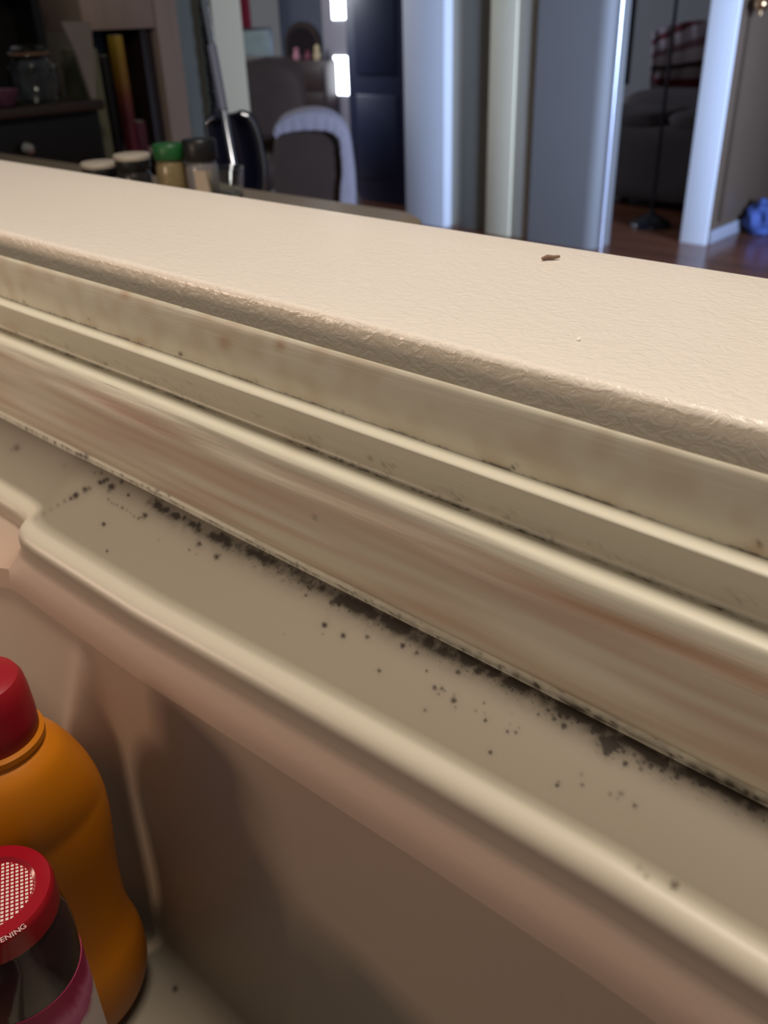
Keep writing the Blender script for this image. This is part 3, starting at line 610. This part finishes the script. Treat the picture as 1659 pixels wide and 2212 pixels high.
def mold_field(W3, scale=1.0):
    P = project(W3); n1 = nz(W3, 900); n2 = nz(W3, 260, 5); n3 = nz(W3, 70, 9)
    m = np.zeros(len(P))
    for x, y, r, s in spots:
        d2 = ((P[:, 0] - x) ** 2 + (P[:, 1] - y) ** 2); idx = d2 < (r * 4) ** 2
        if idx.any():
            dd = np.sqrt(d2[idx]) / (1.12 * r * (1 + 0.35 * n1[idx] + 0.2 * n2[idx]))
            m[idx] = np.maximum(m[idx], s * np.clip(1.25 - dd, 0, 1) * 1.1); m[idx] += 0.12 * s * np.exp(-(dd / 2.0) ** 2)
    sf = seg_field(P, smear, smw, smr)
    m += 1.15 * sf * np.clip(0.85 + 0.5 * n2 + 0.25 * n1 + 0.5 * n3, 0, 1.1)
    halo = seg_field(P, smear, smw, smr * 2.2); m += 0.34 * halo * np.clip(0.5 + 1.2 * n3 + 0.8 * n2, 0, 1)
    # scattered fine specks near the seam
    m += np.clip((n1 - 0.42) * 5, 0, 0.7) * np.clip(halo - 0.12, 0, 1) * 1.3
    return m
# ---- liner -------------------------------------------------------
lx = np.array([-1.02, -0.60, -0.50, -0.47, -0.455, -0.445, -0.435, -0.425, -0.41, -0.3142, -0.214, -0.1433, -0.0727, -0.024, 0.12])
lz = np.array([-0.247, -0.247, -0.2475, -0.2475, -0.247, -0.244, -0.240, -0.2385, -0.2385, -0.2371, -0.2296, -0.2249, -0.221, -0.2215, -0.222])
ly = np.array([0.186, 0.186, 0.186, 0.186, 0.184, 0.178, 0.170, 0.166, 0.165, 0.165, 0.165, 0.165, 0.165, 0.165, 0.165])
FZ = -0.500
JY, JZ = 0.2215, -0.2200
JY2, JZ2 = 0.2235, -0.2215
def sm_interp(x, a, b): return float(np.mean([np.interp(x + o, a, b) for o in np.linspace(-0.006, 0.006, 7)]))
pinkz = (0.0, 0.0)
def liner_profile(x):
    ey, ez = sm_interp(x, lx, ly), sm_interp(x, lx, lz); out = []
    back = (0.166 - 0.0, -0.2)
    for t in np.linspace(0, 1, 84):
        y = JY2 + (ey + 0.0075 - JY2) * t; z = JZ2 + (ez - 0.0005 - JZ2) * t
        z -= 0.0022 * math.sin(PI * t)                     # slight dish in the ledge
        z += 0.0024 * math.exp(-((t - 1.0) / 0.10) ** 2)   # raised lip
        out.append((y, z, 0))
    r = 0.0075; cy, cz_ = ey + r, ez - r
    for k in range(1, 9):
        a = PI / 2 + k / 8 * (PI / 2); out.append((cy + r * math.cos(a), cz_ + 0.0018 + r * math.sin(a) , 0.25 * k / 8 + 0.1))
    y0 = ey; zb = ez - 0.012
    step = np.clip((ey - 0.165) / 0.021, 0, 1)
    if True:
        out.append((y0 + 0.000, zb, 0.6)); 
        out.append((y0 + (0.159 - y0) * 0.3, zb - 0.004, 0.8)); out.append((0.1605, zb - 0.010, 1)); out.append((0.159, zb - 0.018, 1)); out.append((0.1585, zb - 0.0225, 0.9)); out.append((0.1600, zb - 0.0237, 0.7))
    wx = -0.357
    rib = 0.010 * math.exp(-((x - wx + 0.008) / 0.007) ** 2) if True else 0
    left = 0.016 * (1 / (1 + math.exp((x - wx) / 0.004)))
    zs_ = zb - 0.025
    nwall = 22
    for t in np.linspace(0, 1, nwall):
        z = zs_ + (FZ + 0.014 - zs_) * t; fade = min(1, t * 4)
        out.append((0.160 - 0.006 * t - (0.4 * rib + left) * fade, z, 0.65 * (1 - t) ** 1.0))
    yw = 0.154 - left - 0.4 * rib
    for k in range(1, 9):
        a = k / 8 * PI / 2; out.append((yw - 0.014 + 0.014 * math.cos(a), FZ + 0.014 - 0.014 * math.sin(a), 0))
    for t in np.linspace(0.1, 1, 12): out.append((yw - 0.014 + (0.005 - yw + 0.014) * t, FZ, 0))
    return out
xs = xs_dense(-0.56, 0.0, 0, 0, 0.00075)
P = []; pk = []
for x in xs:
    pr = liner_profile(x)
    for y, z, p_ in pr: P.append((x, y, CAMZ + z)); pk.append(p_)
npf = len(pr); P = np.array(P)
faces = [(i * npf + j, i * npf + j + 1, (i + 1) * npf + j + 1, (i + 1) * npf + j) for i in range(len(xs) - 1) for j in range(npf - 1)]
me = D.meshes.new('inner_liner'); me.from_pydata((P - np.array(door_loc)).tolist(), [], faces)
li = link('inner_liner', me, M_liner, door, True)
mf_ = mold_field(P); a = me.attributes.new('mold', 'FLOAT', 'POINT'); a.data.foreach_set('value', np.clip(mf_, 0, 0.97).astype('f'))
# keep the seam line itself dirty with a broken dark thread
a = me.attributes.new('pink', 'FLOAT', 'POINT'); a.data.foreach_set('value', np.array(pk, 'f'))
# paler rim of the ledge: the light its lip catches, put into the colour
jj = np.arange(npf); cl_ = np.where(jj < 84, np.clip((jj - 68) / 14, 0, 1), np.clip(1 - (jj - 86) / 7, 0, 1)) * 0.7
a = me.attributes.new('lit_rim', 'FLOAT', 'POINT'); a.data.foreach_set('value', np.tile(cl_, len(xs)).astype('f'))
# shelf front rail and end walls, parts of the liner's bin
obj('shelf_rail', bm_box(X0 - door_loc.x, X1 - door_loc.x, -0.012 - door_loc.y, 0.005 - door_loc.y, CAMZ + FZ - 0.004 - door_loc.z, CAMZ + FZ + 0.04 - door_loc.z, 0.002), M_liner, door)
obj('liner_panel', bm_box(X0 - door_loc.x, X1 - door_loc.x, 0.166 - door_loc.y, yi + 0.001 - door_loc.y, 0.36 - door_loc.z, CAMZ + FZ - 0.01 - door_loc.z, 0.006), M_liner, door)
# ---- gasket ------------------------------------------------------
def gp(y, z): return (y * S, z * S)
ctrl = [gp(0.1805, -0.1150), gp(0.1778, -0.0905), gp(0.1768, -0.0884), gp(0.1752, -0.0878), gp(0.1748, -0.0935), gp(0.1752, -0.1000), gp(0.1756, -0.1045), gp(0.1757, -0.1066),
        gp(0.1750, -0.1068), gp(0.1720, -0.1062), gp(0.1697, -0.1068), gp(0.1694, -0.1082), gp(0.1712, -0.1120), gp(0.1732, -0.1165), gp(0.1744, -0.1204), gp(0.1740, -0.1219), gp(0.1730, -0.1220),
        gp(0.1708, -0.1212), gp(0.1682, -0.1210), gp(0.1658, -0.1212), gp(0.1643, -0.1222), gp(0.1636, -0.1248), gp(0.1630, -0.1290), gp(0.1624, -0.1335), gp(0.1626, -0.1380), gp(0.1632, -0.1430), gp(0.1628, -0.1490), gp(0.1632, -0.1545), gp(0.1640, -0.1588),
        gp(0.1652, -0.1604), gp(0.1654, -0.1612), gp(0.1650, -0.1622), gp(0.1648, -0.1630)]
sp = smooth_path([(0, y, z) for y, z in ctrl], 4)
gprof = [(p.y, p.z) for p in sp]
arc = [0]
for i in range(1, len(gprof)): arc.append(arc[-1] + math.dist(gprof[i], gprof[i - 1]))
closing = [(0.2225, -0.2235), (yi + 0.001, -0.2235), (yi + 0.001, -0.212), (0.2440, -0.210)]
xs = xs_dense(-0.80, 0.0, 0, 0, 0.0016)
ng = len(gprof); nall = ng + len(closing)
P = []; lab = []
for x in xs:
    wob = 0.0004 * noise.noise(Vector((x * 9, 0, 0))) ; foot = 0.0009 * noise.noise(Vector((x * 40, 3, 0))) + 0.0009 * noise.noise(Vector((x * 140, 7, 0)))
    for i, (y, z) in enumerate(gprof):
        u = i / (ng - 1); k = max(0, (u - 0.93) / 0.07)
        wr = 0.0005 * noise.noise(Vector((x * 14, u * 26, 2))) if 0.62 < u < 0.9 else 0
        P.append((x, y + wob + wr, CAMZ + z + foot * k)); lab.append(u)
    for y, z in closing: P.append((x, y, CAMZ + z)); lab.append(0)
P = np.array(P)
faces = [(i * nall + j, i * nall + (j + 1) % nall, (i + 1) * nall + (j + 1) % nall, (i + 1) * nall + j) for i in range(len(xs) - 1) for j in range(nall)]
faces += [tuple(range(nall)), tuple((len(xs) - 1) * nall + j for j in reversed(range(nall)))]
me = D.meshes.new('gasket'); me.from_pydata((P - np.array(door_loc)).tolist(), [], faces)
ga = link('gasket', me, M_gasket, door, True)
px = project(P); lab = np.array(lab)
n2 = nz(P * np.array([0.05, 1, 1]), 230, 3); n3 = nz(P * np.array([0.12, 1, 1]), 90, 8); nf = nz(P, 700, 1); nm = nz(P, 90, 4)
band = np.clip((lab - 0.655) / 0.02, 0, 1) * np.clip((0.93 - lab) / 0.03, 0, 1)
pink = band * np.clip(0.50 + 0.55 * n2 + 0.35 * n3 - 1.3 * (lab - 0.74), 0.15, 0.9)
a = me.attributes.new('pink', 'FLOAT', 'POINT'); a.data.foreach_set('value', pink.astype('f'))
# amber streak on the right of the front face, rust blooms on the fin
rust = 0.75 * seg_field(px, np.array([(960, 1175), (1100, 1235), (1250, 1300), (1400, 1362), (1520, 1415), (1659, 1478), (1740, 1510)], float), np.array([0.1, 0.35, 0.6, 0.75, 0.6, 0.9, 0.9]), np.array([10, 14, 16, 18, 22, 26, 26.0])) * np.clip(0.7 + 1.2 * n2, 0.2, 1)
for x, y, r, s in ((270, 637, 13, .6), (605, 745, 11, .7), (487, 742, 16, .5), (232, 628, 16, .2), (300, 740, 18, .3), (640, 960, 25, .15), (25, 710, 20, .2), (1640, 1180, 18, .4)):
    rust += s * np.exp(-((px[:, 0] - x) ** 2 + (px[:, 1] - y) ** 2) / r ** 2)
fin = (lab < 0.24)
rust += np.where(fin, 0.30 * np.clip(nm + 0.15, 0, 1), 0)
# faint brown line at the fin's outer edge
a = me.attributes.new('rust', 'FLOAT', 'POINT'); a.data.foreach_set('value', np.clip(rust, 0, 0.95).astype('f'))
gm = np.zeros(len(P))
seam1 = np.exp(-((lab - 0.225) / 0.012) ** 2); seam2 = np.exp(-((lab - 0.50) / 0.02) ** 2)
gm += seam1 * np.clip(0.20 + nf * 1.0 + nm * 1.1, 0, 0.8) + seam2 * np.clip(0.22 + nf * 1.0 + nm * 1.2, 0, 0.75)
gm += np.where((lab > 0.40) & (lab < 0.52), 0.6 * np.clip(nf + nm * 0.8 - 0.28, 0, 1), 0)
gspots = [(390, 765, 5, .95), (396, 662, 4, .9), (52, 652, 3, .8), (192, 690, 3, .6), (35, 718, 3, .6), (228, 786, 4, .6), (305, 820, 4, .6), (410, 828, 3, .5), (800, 990, 6, .5), (1110, 1010, 5, .8), (1120, 1003, 4, .7), (1098, 1012, 4, .6), (1610, 1182, 5, .6), (1640, 1176, 6, .6), (1095, 1118, 5, .6), (555, 822, 3, .5), (720, 885, 4, .5), (740, 890, 4, .5), (680, 1118, 7, .45), (1197, 850, 4, .4)]
for x, y, r, s in gspots:
    d = np.sqrt((px[:, 0] - x) ** 2 + (px[:, 1] - y) ** 2) / r; gm = np.maximum(gm, s * np.clip(1.3 - d, 0, 1))
low = lab > 0.90
mm = mold_field(P[low]); gm[low] = np.maximum(gm[low], mm * 0.85)
thread = np.exp(-((lab - 0.992) / 0.01) ** 2) * np.clip(0.75 + nf * 1.2, 0, 1) * np.clip(0.35 + nm * 1.5 + np.where(px[:, 0] > 130, 0.35, 0), 0, 0.95); gm = np.maximum(gm, thread)
a = me.attributes.new('mold', 'FLOAT', 'POINT'); a.data.foreach_set('value', np.clip(gm, 0, 0.95).astype('f'))

# crumbs on the door top
p = at(1190, 562, z=ZT); bm = bm_tube([(-0.0048, -0.0012, 0.0012), (-0.002, 0.0002, 0.0016), (0.001, -0.0002, 0.0014), (0.0046, 0.0008, 0.0016)], [0.0008, 0.0013, 0.0011, 0.0007], 8)
o = obj('crumb', bm, mat('brown_crumb', (128, 102, 82), 0.8, 0.2, 300)); o.location = (p.x, p.y, ZT); o.rotation_euler = (0, 0, 0.75)
tag(o, 'small brown crumb lying on the textured top edge of the door', 'crumb')
p = at(1250, 736, z=ZT); o = obj('crumb', bm_cushion(0.0018, 0.0018, 0.0016, 2, 8), mat('white_grain', (250, 246, 236), 0.3, 0.02)); o.location = (p.x, p.y, ZT + 0.0005)
tag(o, 'tiny white grain near the inner rim of the door top', 'crumb')

# ================================================================ MUSTARD BOTTLE AND JAR
bx, by = -0.34567, 0.10056; FLOORZ = CAMZ + FZ
bprof = [(0.0270, 0.0), (0.0330, 0.003), (0.0385, 0.010), (0.0425, 0.022), (0.0437, 0.036), (0.0428, 0.050), (0.0402, 0.063), (0.0388, 0.075), (0.0388, 0.093), (0.0400, 0.113), (0.0420, 0.135), (0.0424, 0.150), (0.0415, 0.162), (0.0385, 0.176), (0.0340, 0.189), (0.0285, 0.2005), (0.0235, 0.2065), (0.0215, 0.2085), (0.0212, 0.2115)]
e = empty('mustard_bottle', (bx, by, FLOORZ), 'yellow squeeze mustard bottle with a red cap in the door shelf', 'bottle', None, 0.0)
sp = smooth_path([(r, 0, z) for r, z in bprof], 4)
bm = bmesh.new(); rings = []; seg = 64
for v in sp:
    r, z = v.x, v.z; k = 0.74 if z < 0.16 else 0.74 + 0.26 * min(1, (z - 0.16) / 0.045)
    rings.append([bm.verts.new((r * k * math.cos(2 * PI * i / seg), r * math.sin(2 * PI * i / seg), z)) for i in range(seg)])
for a, b in zip(rings, rings[1:]):
    for i in range(seg): bm.faces.new((a[i], a[(i + 1) % seg], b[(i + 1) % seg], b[i]))
bm.faces.new(rings[0]); bm.faces.new(rings[-1][::-1])
obj('body', bm, M_yellow, e)
obj('neck_collar', bm_lathe([(0.0205, 0.2095), (0.0222, 0.2105), (0.0222, 0.2135), (0.0205, 0.215)], 48), M_yellow, e)
obj('cap', bm_lathe([(0.0196, 0.2145), (0.0203, 0.2155), (0.0205, 0.224), (0.0200, 0.236), (0.0192, 0.2425), (0.0175, 0.2460), (0.0140, 0.2475), (0.004, 0.248)], 56), M_red, e)
# jar of dark jelly in front
LZ = CAMZ - 0.31
jc = at(-22, 1928, z=LZ); rim = at(119, 1900, z=LZ); rl = (Vector(rim) - Vector(jc)).length * 0.97
HJ = LZ - FLOORZ
e = empty('jelly_jar', (jc.x, jc.y, FLOORZ), 'jar of dark jelly with a red lid patterned in white squares', 'jar')
M_jelly = mat('dark_jelly_glass', (34, 12, 20), 0.12, 0.3, 60, coat=1.0, spec=0.5)
rb = rl * 1.07
obj('glass_body', bm_lathe([(rb * 0.93, 0), (rb, 0.006), (rb, HJ - 0.050), (rb * 1.01, HJ - 0.045), (rb * 1.02, HJ - 0.033), (rb * 0.97, HJ - 0.022), (rb * 0.90, HJ - 0.0165), (rb * 0.88, HJ - 0.012), (rb * 0.87, HJ - 0.005)], 64), M_jelly, e)
def label_mat():
    m = mat('jar_label', (196, 178, 170), 0.5, 0.1, 40); nt = m.node_tree; b = nt.nodes['Principled BSDF']
    tc = nt.nodes.new('ShaderNodeTexCoord'); n_ = nt.nodes.new('ShaderNodeTexNoise'); n_.inputs['Scale'].default_value = 28; n_.inputs['Distortion'].default_value = 2.0
    cr = nt.nodes.new('ShaderNodeValToRGB'); nt.links.new(tc.outputs['Object'], n_.inputs[0])
    sx_ = nt.nodes.new('ShaderNodeSeparateXYZ'); nt.links.new(tc.outputs['Object'], sx_.inputs[0])
    ma = nt.nodes.new('ShaderNodeMapRange'); ma.inputs[1].default_value = HJ - 0.098; ma.inputs[2].default_value = HJ - 0.046; nt.links.new(sx_.outputs[2], ma.inputs[0])
    ad = nt.nodes.new('ShaderNodeMath'); ad.operation = 'MULTIPLY_ADD'; ad.inputs[1].default_value = 0.35; nt.links.new(n_.outputs[0], ad.inputs[0]); nt.links.new(ma.outputs[0], ad.inputs[2]); nt.links.new(ad.outputs[0], cr.inputs[0])
    el = cr.color_ramp.elements; el[0].position = 0.5; el[0].color = lin((205, 188, 178)); el[1].position = 1.1; el[1].color = lin((150, 30, 70))
    for p_, c_ in ((0.60, (200, 180, 172)), (0.66, (176, 84, 120)), (0.8, (200, 110, 140)), (0.95, (160, 40, 84))): x = el.new(p_); x.color = lin(c_)
    nt.links.new(cr.outputs[0], b.inputs['Base Color']); return m
obj('label', bm_lathe([(rb * 1.012, 0.02), (rb * 1.014, HJ - 0.049), (rb * 1.002, HJ - 0.049), (rb * 1.0, 0.02)], 64, caps=False), label_mat(), e)
def lid_mat():
    m = mat('lid_checks', (140, 10, 24), 0.22, 0.03, 10, coat=0.4); nt = m.node_tree; b = nt.nodes['Principled BSDF']; src = b.inputs['Base Color'].links[0].from_socket
    N = nt.nodes.new; L = nt.links.new
    tc = N('ShaderNodeTexCoord'); mp = N('ShaderNodeMapping'); mp.inputs['Rotation'].default_value = (0, 0, math.radians(28)); L(tc.outputs['Object'], mp.inputs[0]); sx_ = N('ShaderNodeSeparateXYZ'); L(mp.outputs[0], sx_.inputs[0])
    def m1(op, a, v=None, c=None):
        n = N('ShaderNodeMath'); n.operation = op
        if hasattr(a, 'name'): L(a, n.inputs[0])
        else: n.inputs[0].default_value = a
        if v is not None:
            if hasattr(v, 'name'): L(v, n.inputs[1])
            else: n.inputs[1].default_value = v
        return n.outputs[0]
    K = 1 / 0.0019
    fx = m1('FRACT', m1('ADD', m1('MULTIPLY', sx_.outputs[0], K), 50.0)); fy = m1('FRACT', m1('ADD', m1('MULTIPLY', sx_.outputs[1], K), 50.0))
    c = m1('MULTIPLY', m1('LESS_THAN', fx, 0.62), m1('LESS_THAN', fy, 0.62))
    # a thin red cross parts each square, as woven checks
    cx1 = m1('GREATER_THAN', m1('ABSOLUTE', m1('SUBTRACT', fx, 0.31)), 0.045)
    r2 = m1('SQRT', m1('ADD', m1('MULTIPLY', sx_.outputs[0], sx_.outputs[0]), m1('MULTIPLY', sx_.outputs[1], sx_.outputs[1])))
    c = m1('MULTIPLY', c, m1('LESS_THAN', r2, rl * 0.655))
    top = m1('GREATER_THAN', sx_.outputs[2], HJ - 0.004); c = m1('MULTIPLY', c, top)
    mx = N('ShaderNodeMix'); mx.data_type = 'RGBA'; mx.inputs[7].default_value = lin((216, 200, 190)); L(c, mx.inputs[0]); L(src, mx.inputs[6]); L(mx.outputs[2], b.inputs['Base Color']); return m
ld = obj('lid', bm_lathe([(rl * 0.96, HJ - 0.0145), (rl, HJ - 0.0135), (rl, HJ - 0.0035), (rl * 0.985, HJ - 0.0012), (rl * 0.95, HJ), (rl * 0.72, HJ - 0.0002), (rl * 0.69, HJ - 0.0012), (rl * 0.665, HJ - 0.0020), (rl * 0.3, HJ - 0.0020), (0.0005, HJ - 0.0020)], 72), lid_mat(), e)
# lettering round the rim of the lid
txt = 'REFRIGERATE AFTER OPENING'; bm = bmesh.new(); dg = bpy.context.evaluated_depsgraph_get()
aend = math.atan2(at(50, 2003, z=LZ).y - jc.y, at(50, 2003, z=LZ).x - jc.x); rt_ = (at(50, 2003, z=LZ) - jc).length
adv = 0
size = 0.0034
ang = aend
prev = None
for chh in reversed(txt):
    wch = {'I': 0.36, ' ': 0.40, 'M': 0.85, 'G': 0.80, 'O': 0.80, 'N': 0.76}.get(chh, 0.68) * size * 0.84
    if prev is not None: ang -= ((wch + prev) / 2 + 0.0002) / rt_
    prev = wch
    if chh != ' ':
        cu = D.curves.new('t', 'FONT'); cu.body = chh; cu.size = size; cu.align_x = 'CENTER'; cu.align_y = 'CENTER'; cu.extrude = 0.00005; cu.offset = 0.00006
        to = D.objects.new('t', cu); me = to.to_mesh(); t2 = bmesh.new(); t2.from_mesh(me)
        bmesh.ops.rotate(t2, cent=(0, 0, 0), matrix=Matrix.Rotation(ang + PI / 2, 3, 'Z'), verts=t2.verts)
        bmesh.ops.translate(t2, vec=(rt_ * math.cos(ang), rt_ * math.sin(ang), HJ + 0.00008), verts=t2.verts)
        m_ = D.meshes.new('t'); t2.to_mesh(m_); bm.from_mesh(m_); t2.free(); to.to_mesh_clear(); D.objects.remove(to); D.curves.remove(cu); D.meshes.remove(m_)
lt_ = obj('lid_lettering', bm, mat('pale_print', (190, 150, 145), 0.5), e, False); lt_['label'] = 'pale printed words around the lid rim'
